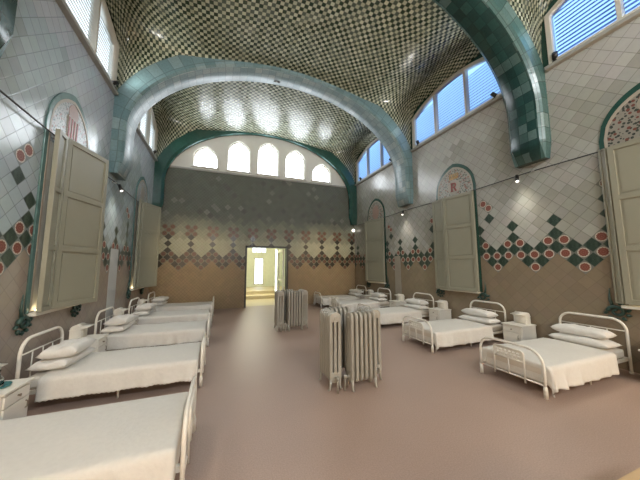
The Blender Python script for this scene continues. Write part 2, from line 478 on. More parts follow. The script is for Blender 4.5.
def side_pat(dv, r, k, u):
    # two tall flower stems stand either side of every window niche
    for c in BAYC:
        d = abs(u - c)
        if .66 < d < .66 + 2 * H:
            q = r
            if q in (9,): return 'G'
            if q in (11, 12): return 'R' if (r % 2) == (k % 2) and r < 13 else None
    kind = PAT.get((dv, r))
    if dv == 3 and r == 7 and patchy(k, 3, 3) > .8: return None
    return kind

def left_pat(dv, r, k, u): return side_pat(dv, r, k, u)

def back_colour(k, r, u, z, below):
    if below: return jit((.25, .185, .112), .06)
    x = random.random()
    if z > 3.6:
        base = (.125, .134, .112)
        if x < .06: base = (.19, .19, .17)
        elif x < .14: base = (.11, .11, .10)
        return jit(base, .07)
    if 2.75 < z:  # fades upward: tile tone plus the wall's light falloff put into the colour
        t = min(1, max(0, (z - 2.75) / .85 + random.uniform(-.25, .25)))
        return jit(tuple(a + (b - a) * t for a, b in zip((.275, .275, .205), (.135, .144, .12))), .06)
    return jit((.335, .33, .245), .06)

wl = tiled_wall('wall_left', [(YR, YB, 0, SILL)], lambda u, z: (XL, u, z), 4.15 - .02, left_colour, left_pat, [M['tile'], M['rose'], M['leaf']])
wr = tiled_wall('wall_right', [(YR, YB, 0, SILL)], lambda u, z: (XR, u, z), 4.15, side_colour, side_pat, [M['tile'], M['rose'], M['leaf']])
DX0, DX1, DZ = 0.93, 2.70, 2.48
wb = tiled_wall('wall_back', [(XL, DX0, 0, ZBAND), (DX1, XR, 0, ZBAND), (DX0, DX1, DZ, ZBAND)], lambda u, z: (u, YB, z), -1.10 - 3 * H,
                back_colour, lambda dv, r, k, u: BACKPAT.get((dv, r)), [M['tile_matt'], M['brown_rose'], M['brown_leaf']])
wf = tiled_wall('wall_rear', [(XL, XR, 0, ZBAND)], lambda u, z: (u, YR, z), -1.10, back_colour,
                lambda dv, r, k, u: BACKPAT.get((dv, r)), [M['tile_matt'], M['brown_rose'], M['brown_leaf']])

# floor
bm = bmesh.new(); box(bm, XL - .3, XR + .3, YR - .3, YB + .3, -.12, 0)
struct(obj('floor', bm, M['floor']))

# ------------------------------------------------------------------ vault
def A(dx): return 4.75 + 2.54 * math.sqrt(max(0, 1 - (dx / 4.12) ** 2))
def Bf(t): return 2.30 * (max(0, 1 - abs(t) ** 6)) ** (1 / 6)
bm = bmesh.new(); uvl = bm.loops.layers.uv.new('tile')
HX = XR - XC
for (y0, y1) in BAYS:
    yc, hy = (y0 + y1) / 2, (y1 - y0) / 2 + .02
    NXS, NYS = 72, 44
    arc = [0]; xs = []
    for i in range(NXS + 1):
        t = -1 + 2 * i / NXS; xs.append(math.copysign(1 - (1 - abs(t)) ** 1.35, t) * HX)
    for i in range(NXS): arc.append(arc[-1] + math.hypot(xs[i + 1] - xs[i], A(xs[i + 1]) - A(xs[i])))
    grid = []
    for j in range(NYS + 1):
        s = math.sin((-1 + 2 * j / NYS) * PI / 2)
        y = yc + hy * s
        row = []
        for i, dx in enumerate(xs):
            g = .01 + .99 * abs(dx / HX) ** 4
            z = A(dx) + Bf(s) * g
            v = 0 if not grid else grid[-1][i][1][1] + math.hypot(y - grid[-1][i][0].co.y, z - grid[-1][i][0].co.z)
            row.append((bm.verts.new((XC + dx, y, z)), (arc[i], v)))
        grid.append(row)
    for i in range(NXS + 1):                                      # keep the courses centred on the bay
        sh = grid[NYS // 2][i][1][1] - 3.0
        for row in grid: row[i] = (row[i][0], (row[i][1][0], row[i][1][1] - sh))
    for j in range(NYS):
        for i in range(NXS):
            q = (grid[j][i], grid[j][i + 1], grid[j + 1][i + 1], grid[j + 1][i])
            f = bm.faces.new([v for v, _ in q]); f.smooth = True
            for l, (_, uv) in zip(f.loops, q): l[uvl].uv = uv
me = bpy.data.meshes.new('ceiling'); bm.to_mesh(me); bm.free(); me.materials.append(M['vault'])
o = bpy.data.objects.new('ceiling', me); C.objects.link(o); struct(o)

# ribs: tiled soffit with chamfered mouldings, ending in tapered corbels on the walls
def rib(name, y0, y1, a, zs, hh, zbot, thick, mats, one_side=False):
    prof = []                                                    # (dx,z, nx,nz)
    N = 60
    path = [(a, zbot + .0), (a, zbot + .35), (a, zs - .35), (a, zs - .12)]
    for k in range(N + 1):
        th = PI * k / N; path.append((a * math.cos(th), zs + hh * math.sin(th)))
    path += [(-a, zs - .12), (-a, zs - .35), (-a, zbot + .35), (-a, zbot)]
    n = len(path); L = [0]
    for p, q in zip(path, path[1:]): L.append(L[-1] + math.hypot(p[0] - q[0], p[1] - q[1]))
    c = .045 if 'pale' in mats[0].name else .07
    section = [(y0, thick), (y0, c), (y0 + c, 0), (y1 - c, 0), (y1, c), (y1, thick)]      # (y, outward offset)
    sv = [0]
    for p, q in zip(section, section[1:]): sv.append(sv[-1] + math.hypot(p[0] - q[0], p[1] - q[1]))
    bm = bmesh.new(); uvl = bm.loops.layers.uv.new('tile'); rings = []
    for i, (dx, z) in enumerate(path):
        p, q = path[max(0, i - 1)], path[min(n - 1, i + 1)]
        tx, tz = q[0] - p[0], q[1] - p[1]; l = math.hypot(tx, tz)
        nx, nz = tz / l, -tx / l                                   # outward
        if i in (0, n - 1): inset = .10                           # corbel end drawn back to the wall
        else: inset = 0
        ring = []
        for (y, off) in section:
            yy = y + (inset * .5 if y < (y0 + y1) / 2 else -inset * .5)
            o_ = max(off, inset) if inset else off
            ring.append(bm.verts.new((XC + dx + nx * o_, yy, z + nz * o_)))
        rings.append(ring)
    for i in range(n - 1):
        for j in range(len(section) - 1):
            q = [(rings[i][j], (L[i], sv[j])), (rings[i][j + 1], (L[i], sv[j + 1])), (rings[i + 1][j + 1], (L[i + 1], sv[j + 1])), (rings[i + 1][j], (L[i + 1], sv[j]))]
            f = bm.faces.new([v for v, _ in q])
            for lp, (_, uv) in zip(f.loops, q): lp[uvl].uv = uv
            f.material_index = 0 if j == 2 else 1
            if j == 2: f.smooth = True
    bm.faces.new(rings[0]); bm.faces.new(rings[-1][::-1])
    for f in list(bm.faces)[-2:]: f.material_index = 1
    return struct(obj(name, bm, mats))
rib('trim_1', RIBS[0] - RW, RIBS[0] + RW, 3.93, 4.75, 2.58, 3.72, .42, [M['rib_dark'], M['rib_dark']])
rib('trim_2', RIBS[1] - RW, RIBS[1] + RW, 3.93, 4.75, 2.47, 3.72, .42, [M['rib_dark'], M['rib_side']])
rib('trim_3', RIBS[2] - .27, RIBS[2] + .40, 3.93, 4.75, 2.47, 3.72, .42, [M['rib_pale'], M['rib_pale_side']])
rib('trim_4', 10.70, YB + .02, 3.86, 4.8, 2.48, 3.60, .42, [M['teal'], M['green_trim']])
rib('trim_5', YR - .02, YR + .28, 3.86, 4.8, 2.48, 3.60, .42, [M['teal'], M['green_trim']])

# ------------------------------------------------------------------ end-wall plaster with five pointed windows
WX = [(-2.5, 6.47), (-1.22, 6.93), (0, 7.07), (1.22, 6.93), (2.5, 6.47)]
def pointed(cx, hw, z0, top, n=9):
    sp = top - .46
    P = [(cx - hw, z0), (cx - hw, sp)]
    for k in range(1, 2 * n):
        x = -1 + k / n
        P.append((cx + hw * x, sp + .30 * math.sqrt(max(0, 1 - x * x)) + .16 * (1 - abs(x))))
    return P + [(cx + hw, sp), (cx + hw, z0)]
def end_wall(name, ywall, sgn, wname, pane, first):
    out = [(XL, ZBAND), (XR, ZBAND), (XR, 5.2 + .4)]
    for k in range(41):
        dx = HX * math.cos(PI * k / 40); out.append((XC + dx, 4.9 + 2.9 * math.sqrt(1 - (dx / 4.3) ** 2)))
    out.append((XL, 5.6))
    holes = [pointed(XC + c, .465, 5.60, t) for c, t in WX]
    bm = slab(out, holes, 0, .22, NX)
    if sgn < 0: bmesh.ops.transform(bm, matrix=Matrix.Scale(-1, 4, (0, 1, 0)), verts=bm.verts[:])
    struct(obj(name, bm, M['plaster'], None, (0, ywall, 0)))
    for i, (c, t) in enumerate(WX):
        bm = bmesh.new(); P = pointed(XC + c, .465, 5.60, t); Q = pointed(XC + c, .425, 5.64, t - .04)
        s = slab(P, [Q], .10, .16, NX); join(bm, s)
        fr = struct(obj('window_%d' % (first + i), bm, M['frame'], None, (0, ywall, 0)))
        for s_ in (-.15, .15):
            bm = bmesh.new(); box(bm, XC + c + s_ - .012, XC + c + s_ + .012, .11, .15, 5.62, t - .06 - .05 * abs(s_))
            obj('muntin', bm, M['frame'], fr)
        bm = slab(pointed(XC + c, .455, 5.61, t - .01), [], .165, .175, NX)
        obj('window_pane', bm, pane, fr)
        if sgn < 0: fr.scale = (1, -1, 1)
        bm = bmesh.new(); box(bm, XC + c - .52, XC + c + .52, -.05, .12, 5.545, 5.60, .008)
        s = obj('window_sill', bm, M['plaster'], fr)
end_wall('wall_back_plaster', YB, 1, 'window', M['back_pane'], 1)
end_wall('wall_rear_plaster', YR, -1, 'window', M['rear_fill'], 20)
bm = bmesh.new(); box(bm, XL, XR, YB - .05, YB + .01, ZBAND - .05, ZBAND + .02, .01); struct(obj('trim_6', bm, M['sillpaint']))

# ------------------------------------------------------------------ clerestory windows in the side walls
def lunette(hw, z0, jamb, top, n=18):
    P = [(-hw, z0), (-hw, jamb)]
    for k in range(1, 2 * n):
        x = -1 + k / n
        P.append((hw * x, jamb + (top - jamb) * (1 - abs(x) ** 2.0)))
    return P + [(hw, jamb), (hw, z0)]
NW = 30
def clerestory(idx, side, bay):
    y0, y1 = BAYS[bay]; yc = (y0 + y1) / 2; hy = (y1 - y0) / 2
    hw = hy - .10
    rot = 0 if side < 0 else PI
    x = XL if side < 0 else XR
    inner = lunette(hw, SILL, 6.62, 7.0)
    outer = []
    hh = hy + .02
    outer.append((-hh, SILL - .0))
    for k in range(61):
        s = math.sin((-1 + 2 * k / 60) * PI / 2)
        outer.append((hh * s, max(SILL, A(HX) + Bf(s) + .03)))
    outer.append((hh, SILL))
    bm = slab(outer, [lunette(hw, SILL + .001, 6.62, 7.0)], -.12, .012, NY)
    sur = obj('window_%d' % idx, bm, M['green_trim'], None, (x, yc, 0), rot); struct(sur)
    bm = slab(inner, [lunette(hw - .075, SILL + .075, 6.58, 6.925)], -.10, .05, NY)
    fr = obj('window_frame', bm, M['frame'], sur)
    cols = [-hw + .075, -hw * .345, hw * .345, hw - .075]
    bm = bmesh.new()
    for c in cols[1:3]:
        top = 6.58 + (6.925 - 6.58) * (1 - (abs(c) / hw) ** 2)
        obj_b = bmesh.new(); box(obj_b, -.09, .045, c - .032, c + .032, SILL + .06, top + .02, .008)
        obj('mullion', obj_b, M['frame'], fr)
    bm.free()
    bm = slab(lunette(hw - .04, SILL + .04, 6.60, 6.96), [], -.115, -.105, NY)
    obj('window_pane', bm, M['blue_pane'] if side > 0 else M['pale_pane'], sur)
    for a, b in zip(cols, cols[1:]):
        bm = bmesh.new(); z = SILL + .10
        m = (a + b) / 2
        while True:
            w = (b - a) / 2 - .035
            e = max(abs(a), abs(b))
            lim = 6.58 + (6.925 - 6.58) * (1 - ((abs(m) + w * .6) / hw) ** 2)
            if z > lim: break
            R_ = Matrix.Translation((-.055, m, z)) @ Matrix.Rotation(math.radians(52), 4, 'Y')
            box(bm, -.048, .048, -w, w, -.003, .003, 0, R_)
            z += .078
        obj('blind', bm, M['slat'] if side > 0 else M['slat_white'], sur)
    bm = bmesh.new(); box(bm, -.02, .09, -hw - .06, hw + .06, SILL - .06, SILL + .005, .01)
    obj('window_sill', bm, M['sillpaint'], sur)
    return sur
wi = 6
for bay in range(4):
    for side in (-1, 1):
        clerestory(wi, side, bay); wi += 1

# ------------------------------------------------------------------ doorway and the hall beyond
bm = bmesh.new(); fw = .055
box(bm, DX0 - .01, DX0 + fw, YB - .04, YB + .3, 0, DZ + .01)
box(bm, DX1 - fw, DX1 + .01, YB - .04, YB + .3, 0, DZ + .01)
box(bm, DX0 - .01, DX1 + .01, YB - .04, YB + .3, DZ - fw, DZ + .01)
struct(obj('door_1', bm, M['black']))
HX0, HX1, HY1, HZ = .60, 4.0, 18.0, 3.6
bm = bmesh.new(); box(bm, HX0, HX1, YB + .28, HY1, -.12, 0); struct(obj('floor_hall', bm, M['hall_step']))
bm = bmesh.new(); box(bm, HX0 - .15, HX0, YB + .24, HY1 + .2, 0, HZ); struct(obj('wall_hall_left', bm, M['hall_wall']))
bm = bmesh.new(); box(bm, HX1, HX1 + .15, YB + .24, HY1 + .2, 0, HZ); struct(obj('wall_hall_right', bm, M['hall_wall']))
bm = bmesh.new(); box(bm, HX0, HX1, YB + .24, HY1 + .2, HZ, HZ + .1); struct(obj('ceiling_hall', bm, M['plaster']))
bm = bmesh.new(); box(bm, HX0 - .15, DX0, YB + .24, YB + .3, 0, HZ); box(bm, DX1, HX1 + .15, YB + .24, YB + .3, 0, HZ); box(bm, DX0, DX1, YB + .24, YB + .3, DZ, HZ)
struct(obj('wall_hall_front', bm, M['hall_wall']))
hx = 2.42
bm = slab([(HX0, 0), (HX1, 0), (HX1, HZ), (HX0, HZ)], [[(hx - .32, .42), (hx + .32, .42), (hx + .32, 2.25), (hx - .32, 2.25)], [(hx - .45, 2.62), (hx + .45, 2.62), (hx + .45, 3.02), (hx - .45, 3.02)]], 0, .15, NX)
struct(obj('wall_hall_end', bm, M['hall_wall'], None, (0, HY1, 0)))
bm = bmesh.new(); box(bm, hx - .33, hx + .33, HY1 + .08, HY1 + .09, .42, 2.26)
w = struct(obj('door_2', bm, M['hall_pane']))
bm = bmesh.new()
for x0, x1, z0, z1 in ((hx - .32, hx - .26, .42, 2.25), (hx + .26, hx + .32, .42, 2.25), (hx - .32, hx + .32, 2.18, 2.25), (hx - .32, hx + .32, .42, .50), (hx - .02, hx + .02, .42, 2.25)):
    box(bm, x0, x1, HY1 + .02, HY1 + .07, z0, z1)
obj('door_frame', bm, M['frame'], w)
bm = bmesh.new(); box(bm, hx - .46, hx + .46, HY1 + .08, HY1 + .09, 2.61, 3.03)
w = struct(obj('window_40', bm, M['hall_pane']))
bm = bmesh.new()
for c in (-.16, .16): box(bm, hx + c - .03, hx + c + .03, HY1 + .02, HY1 + .07, 2.61, 3.03)
obj('mullion', bm, M['frame'], w)
bm = bmesh.new(); box(bm, HX0, HX1, 13.6, HY1, 0, .16, .01); s1 = struct(obj('floor_hall_step', bm, M['hall_step']))
bm = bmesh.new(); box(bm, HX0, HX1, 14.6, HY1, .16, .32, .01); struct(obj('floor_hall_landing', bm, M['hall_step']))
# glazed leaf standing open against the right side of the passage
t = thing('glazed_door_leaf', 'pale glazed door leaf standing open inside the black doorway, right side', 'door', (2.58, 11.30, 0), 0)
bm = bmesh.new(); box(bm, -.03, .03, 0, .07, 0.01, 2.38, .004); box(bm, -.03, .03, 1.0, 1.07, .01, 2.38, .004); box(bm, -.03, .03, .07, 1.0, .01, .22, .004); box(bm, -.03, .03, .07, 1.0, 2.28, 2.38, .004); box(bm, -.03, .03, .07, 1.0, 1.0, 1.06, .004)
obj('door_rail_frame', bm, M['frame'], t)
bm = bmesh.new(); box(bm, -.006, .006, .07, 1.0, .22, 1.0); obj('glass_panel', bm, M['glass'], t)
bm = bmesh.new(); box(bm, -.006, .006, .07, 1.0, 1.06, 2.28); obj('glass_panel', bm, M['glass'], t)
# bright edge of the glass door, made as a separate glowing strip
t = thing('glowing_strip', 'tall white glowing strip upright inside the doorway', 'lamp', (2.52, 12.62, 0), 0)
bm = bmesh.new(); box(bm, -.05, .05, 0, .05, .0, 2.5, .006); obj('lamp_or_strip_backing', bm, M['frame'], t)
bm = bmesh.new(); box(bm, -.03, .03, -.012, .002, .05, 2.46); obj('diffuser_or_glow_strip', bm, emit('door_edge_glow', (.88, 1, .93), 2.2), t)

# ------------------------------------------------------------------ niche surrounds: pointed mosaic tympana, green border, leaf scrolls
def pointed_arch(hw, z0, zs, top, n=14):
    P = [(-hw, z0), (-hw, zs)]
    for k in range(1, 2 * n):
        x = -1 + k / n
        P.append((hw * x, zs + (top - zs) * (.86 * math.sqrt(max(0, 1 - x * x)) + .14 * (1 - abs(x)))))
    return P + [(hw, zs), (hw, z0)]
def scroll_bm(sgn):
    bm = bmesh.new()
    P = []
    for k in range(26):
        a = k / 25 * 2.6 * PI; r = .105 * (1 - .75 * k / 25)
        P.append((.028, sgn * (.02 + r * math.cos(a)), -.03 + r * math.sin(a) * .85))
    tube(bm, P, [.030 - .014 * k / 25 for k in range(26)], 7)
    for k in range(6):
        a = -PI * .95 + k * PI * 1.0 / 5
        c = Vector((.022, sgn * .02 + .115 * math.cos(a), -.03 + .10 * math.sin(a)))
        d = Vector((0, math.cos(a + .5), math.sin(a + .5)))
        tube(bm, [c, c + d * .03, c + d * .06], [.022, .026, .006], 6)
    tube(bm, [(.022, sgn * .06, .03), (.022, sgn * .09, .16), (.022, sgn * .08, .34)], [.026, .018, .005], 6)
    return bm
def letter_R():
    bm = bmesh.new()
    box(bm, 0, .012, -.075, -.035, -.12, .12)
    for z in (-.12, .105): box(bm, 0, .012, -.10, -.01, z, z + .018)
    P = [(.006, -.04, .10)] + [(.006, .01 + .062 * math.sin(a), .052 + .052 * math.cos(a)) for a in [PI * k / 8 for k in range(9)]] + [(.006, -.04, 0)]
    tube(bm, P, .014, 6)
    box(bm, 0, .012, -.018, .018, -.068, .068, 0, Matrix.Translation((0, .042, -.06)) @ Matrix.Rotation(.52, 4, 'X'))
    box(bm, 0, .012, .05, .11, -.12, -.104)
    return bm
def niche(side, yc, label, field, emblem, cat='mosaic', HW=.64):
    x = XL if side < 0 else XR
    t = thing('mosaic_niche_surround', label, cat, (x, yc, 0), 0 if side < 0 else PI, 'mosaic surrounds of the shuttered niches')
    Z0, ZS, TOP = 1.0, 3.72, 4.46
    bm = slab(pointed_arch(HW, Z0, ZS, TOP), [pointed_arch(HW - .065, Z0 - .01 + .02, ZS, TOP - .10)], .0, .022, NY)
    obj('border', bm, M['green_trim'] if side > 0 else M['pale_border'], t)
    bm = slab(pointed_arch(HW - .065, Z0 + .02, ZS, TOP - .10), [pointed_arch(HW - .10, Z0 + .03, ZS, TOP - .15)], .0, .026, NY)
    obj('border_edging', bm, M['medal'], t)
    bm = slab(pointed_arch(HW - .10, 3.45, ZS, TOP - .15), [], .0, .016, NY)
    obj('tympanum', bm, field, t)
    bm = bmesh.new(); box(bm, .0, .012, -HW + .10, HW - .10, Z0 + .03, 3.45); obj('niche_back', bm, M['frame'], t)
    bm = bmesh.new(); box(bm, .0, .10, -HW + .06, HW - .06, Z0 - .04, Z0 + .01, .006); obj('niche_sill', bm, M['frame'], t)
    for s in (-1, 1):
        obj('leaf_scroll', scroll_bm(s), M['scroll'], t, (0, s * HW, Z0 - .08))
    def disc(r, d0, d1, z, yy=0, sx=1.0):
        return slab([(yy + sx * r * math.cos(2 * PI * k / 28), z + r * math.sin(2 * PI * k / 28)) for k in range(28)], [], d0, d1, NY)
    if emblem == 'R':
        obj('medallion', disc(.20, .0, .028, 3.80), M['medal'], t)
        l = obj('letter', letter_R(), M['redtile'], t, (.028, 0, 3.80))
        bm = bmesh.new(); box(bm, 0, .03, -.13, .13, 4.02, 4.07, .006)
        for k in range(5): tube(bm, [(.015, -.12 + .06 * k, 4.06), (.015, -.13 + .065 * k, 4.13), (.015, -.12 + .06 * k, 4.17)], [.02, .016, .024], 6)
        obj('crown', bm, M['ochre'], t)
    elif emblem == 'bars':
        sh = [(-.16, 4.06), (.16, 4.06), (.16, 3.78), (.12, 3.66), (0, 3.57), (-.12, 3.66), (-.16, 3.78)]
        obj('shield', slab(sh, [], .0, .028, NY), M['medal'], t)
        bm = bmesh.new()
        for k in range(4):
            c = -.12 + .08 * k; box(bm, .026, .034, c - .018, c + .018, 3.66 - .06 * (abs(c) < .1), 4.04)
        obj('shield_bars', bm, M['redtile'], t)
        obj('medallion', disc(.14, .0, .024, 4.15), M['pink_medal'], t)
    elif emblem == 'pink':
        obj('medallion', disc(.30, .0, .024, 3.86, 0, .75), M['pink_medal'], t)
    elif emblem == 'white':
        obj('medallion', disc(.28, .0, .024, 3.86, 0, .7), M['medal'], t)
    else:
        obj('medallion', disc(.17, .0, .024, 4.10), M['medal'], t)
    return t
N_R1 = niche(1, 1.61, 'dark floral mosaic arch with thick green border above the nearest right-hand shutter', M['mosaic_dark'], 'x')
N_R3 = niche(1, 5.20, 'pointed mosaic arch with a red letter R medallion on the right wall', M['mosaic'], 'R')
N_R5 = niche(1, BAYC[3] + .08, 'small pink-centred mosaic arch over the farthest right-hand shutter', M['mosaic'], 'pink')
N_L1 = niche(-1, 5.27, 'pale mosaic arch with red-barred shield on the left wall', M['mosaic_pale'], 'bars')
N_L2 = niche(-1, 9.42, 'whitish mosaic arch over the farther left-hand shutter', M['mosaic_pale'], 'white')

# ------------------------------------------------------------------ folding shutters standing half open in front of the niches
def leaf_bm(p, q, z0, z1, panels=3):
    p, q = Vector((*p, 0)), Vector((*q, 0)); L_ = (q - p).length
    R_ = Matrix.Translation(p) @ Matrix.Rotation(math.atan2(q.y - p.y, q.x - p.x), 4, 'Z')
    fr, pn = bmesh.new(), bmesh.new()
    st = min(.075, L_ * .22); T_ = .028
    box(fr, 0, st, -T_, T_, z0, z1, .004, R_); box(fr, L_ - st, L_, -T_, T_, z0, z1, .004, R_)
    hs = (z1 - z0 - st) / panels
    for k in range(panels + 1):
        zz = z0 + k * hs; box(fr, st - .002, L_ - st + .002, -T_ * .96, T_ * .96, zz, zz + st, .003, R_)
    for k in range(panels):
        a, b = z0 + k * hs + st, z0 + (k + 1) * hs
        box(pn, st - .004, L_ - st + .004, -.005, .005, a - .004, b + .004, 0, R_)
        ins = min(.03, L_ * .1)
        box(pn, st + ins, L_ - st - ins, -.012, .012, a + ins, b - ins, .004, R_)
    return fr, pn
def shutter(pts, z0, z1, label, hinge=0):
    b = Vector((*pts[hinge], 0))
    t = thing('folding_shutter', label, 'shutter', (b.x, b.y, z0), 0, 'folding shutters on the side walls')
    for k, (p, q) in enumerate(zip(pts, pts[1:])):
        d = Vector((q[0] - p[0], q[1] - p[1])); g = d.normalized() * .012
        fr, pn = leaf_bm((p[0] + g.x * (k > 0) - b.x, p[1] + g.y * (k > 0) - b.y), (q[0] - b.x, q[1] - b.y), 0, z1 - z0)
        f = obj('shutter_leaf', fr, M['shutter'], t); obj('leaf_panel', pn, M['shutter'], f)
    h = Vector((*pts[1], 0)) - b
    for z in (.25, (z1 - z0) / 2, z1 - z0 - .25):
        bm = bmesh.new(); tube(bm, [(h.x, h.y, z - .04), (h.x, h.y, z + .04)], .013, 8); obj('hinge', bm, M['shutter'], t)
    return t
shutter([(-2.28, 4.70), (-2.30, 4.97), (-2.07, 5.84)], 1.01, 3.62, 'big folding shutter on the left wall nearest the camera')
shutter([(-2.28, 8.82), (-2.28, 9.14), (-1.95, 9.85)], 1.01, 3.60, 'farther folding shutter on the left wall beside the tiled end wall')
shutter([(5.86, 5.90), (5.80, 5.46), (5.90, 4.60)], 0.99, 3.53, 'folding shutter under the R medallion on the right wall')
shutter([(5.88, 9.80), (5.74, 9.60), (5.88, 8.48)], 1.02, 3.54, 'smallest folding shutter at the far end of the right wall')
shutter([(5.90, 2.24), (5.86, 2.14), (5.90, 0.92)], 1.03, 3.55, 'closest right-hand shutter, cut off by the right edge of the photo')

# warm strip lamps lying on the niche sills behind the shutters
for x, yc, s, lab in ((XL, 5.27, 1, 'warm strip lamp lit behind the nearest left shutter'), (XL, 9.42, 1, 'warm strip lamp lit behind the farther left shutter'),
                  (XR, BAYC[2], -1, 'warm strip lamp lit behind the shutter below the R'), (XR, BAYC[3] + .08, -1, 'warm strip lamp lit behind the farthest right shutter'),
                  (XR, 1.61, -1, 'warm strip lamp lit behind the nearest right shutter')):
    t = thing('niche_strip_lamp', lab, 'lamp', (x + s * .05, yc, 1.012), 0, 'warm strip lamps behind shutters')
    bm = bmesh.new(); box(bm, -.018, .018, -.5, .5, 0, .014); obj('lamp_or_strip_backing', bm, M['frame'], t)
    bm = bmesh.new(); box(bm, -.014, .014, -.49, .49, .014, .024); obj('diffuser_or_glow_strip', bm, M['led'], t)

# ------------------------------------------------------------------ beds
BHW = .42
def make_bed(BL):
    t = thing('hospital_bed', '', 'bed')
    bm = bmesh.new(); tube(bm, [(0, y, z) for y, z in arch_pts(BHW, .79, .17)], .019, 10)
    for s in (-1, 1): tube(bm, [(0, s * BHW, 0), (0, s * BHW, .03)], .024, 10)
    hb = obj('headboard', bm, M['enamel'], t)
    bm = bmesh.new(); tube(bm, [(0, -BHW + .01, .62), (0, BHW - .01, .62)], .009, 8); tube(bm, [(0, -BHW, .22), (0, BHW, .22)], .012, 8); obj('rail', bm, M['enamel'], hb)
    for k in (-1, 0, 1):
        bm = bmesh.new(); tube(bm, [(0, k * .2, .22), (0, k * .2, .62)], .007, 6); obj('spindle', bm, M['enamel'], hb)
    bm = bmesh.new(); tube(bm, [(BL, y, z) for y, z in arch_pts(BHW, .56, .19)], .017, 10)
    for s in (-1, 1): tube(bm, [(BL, s * BHW, 0), (BL, s * BHW, .10), (BL, s * BHW, .14)], [.024, .024, .018], 10)
    fb = obj('footboard', bm, M['enamel'], t)
    bm = bmesh.new(); tube(bm, [(BL, -BHW, .15), (BL, BHW, .15)], .012, 8); obj('rail', bm, M['enamel'], fb)
    bm = bmesh.new(); tube(bm, [(BL + .012, y, z) for y, z in arch_pts(.20, .49, .045, .10)], .012, 8)
    tube(bm, [(BL + .012, -.20, .355), (BL + .012, .20, .355)], .009, 6); tube(bm, [(BL + .012, 0, .15), (BL + .012, 0, .355)], .008, 6)
    obj('inner_frame', bm, M['enamel'], fb)
    bm = bmesh.new(); holes = []
    for r in range(3):
        for k in range(6):
            y0 = -.165 + k * .056 + (.012 if r % 2 else 0); z0 = .372 + r * .034
            if y0 + .036 < .18: holes.append([(y0, z0), (y0 + .036, z0), (y0 + .036, z0 + .019), (y0, z0 + .019)])
    join(bm, slab([(-.19, .36), (.19, .36), (.19, .478), (-.19, .478)], holes, BL + .008, BL + .016, NY))
    obj('pierced_panel', bm, M['enamel'], fb)
    for s in (-1, 1):
        bm = bmesh.new(); box(bm, .01, BL - .01, s * (BHW - .03) - .014, s * (BHW - .03) + .014, .18, .225, .003); obj('side_rail', bm, M['enamel'], t)
        bm = bmesh.new(); tube(bm, [(BL * .5, s * (BHW - .03), 0), (BL * .5, s * (BHW - .03), .2)], .013, 8); obj('leg', bm, M['enamel'], t)
    bm = bmesh.new(); box(bm, .035, BL - .045, -BHW + .035, BHW - .035, .225, .352, .035)
    for f in bm.faces: f.smooth = True
    obj('mattress', bm, M['mattress'], t)
    return t

def cloth(x0, x1, hw, top, hang, foot_hang, seed, lace=False, nx=76, ny=60):
    """coverlet laid over the bed: flat on top, falling in folds down both sides and inside the footboard"""
    rnd = random.Random(seed); bm = bmesh.new(); rows = []
    ph = [rnd.uniform(0, 6.3) for _ in range(6)]
    rad = .04
    for i in range(nx + 1):
        s = i / nx; LX = (x1 - x0) + foot_hang
        sx = s * LX
        row = []
        for j in range(ny + 1):
            tt = -1 + 2 * j / ny; W = hw + hang; y = tt * W
            ex = max(0, sx - (x1 - x0)); ey = max(0, abs(y) - hw)
            px, py = min(sx, x1 - x0), math.copysign(min(abs(y), hw), y)
            d = math.hypot(ex, ey)
            drop = 0; out = 0
            if d > 0:
                if d < rad * 1.57:
                    a = d / rad; out = rad * math.sin(a); drop = rad * (1 - math.cos(a))
                else:
                    out = rad; drop = rad + (d - rad * 1.57)
            g = min(1, max(0, d - .05) / hang)
            along = sx * 1.0 if ey > ex else y
            f1 = math.sin(along * 21 + ph[0] + 1.5 * math.sin(along * 5 + ph[1])) * .5 + math.sin(along * 37 + ph[2]) * .22
            env = .40 + .9 * (sx / LX) ** 2
            side = ph[3] if y > 0 else ph[4]
            out += g * (.020 + .060 * f1 * env * math.cos(.4 * math.sin(side)))
            ox = ex / d * out if d else 0; oy = ey / d * out if d else 0
            ox = min(ox, .022)
            z = top - drop
            z += .004 * math.sin(px * 9 + ph[5]) * math.sin(py * 11 + ph[1]) * (1 - g) + .012 * (1 - (py / hw) ** 2) * (1 - g)
            if lace and j in (0, ny): z += .012 * (i % 2)
            z = max(z, .03)
            row.append(bm.verts.new((x0 + px + ox, py + math.copysign(oy, y), z)))
        rows.append(row)
    for i in range(nx):
        for j in range(ny):
            f = bm.faces.new((rows[i][j], rows[i + 1][j], rows[i + 1][j + 1], rows[i][j + 1])); f.smooth = True
    return bm

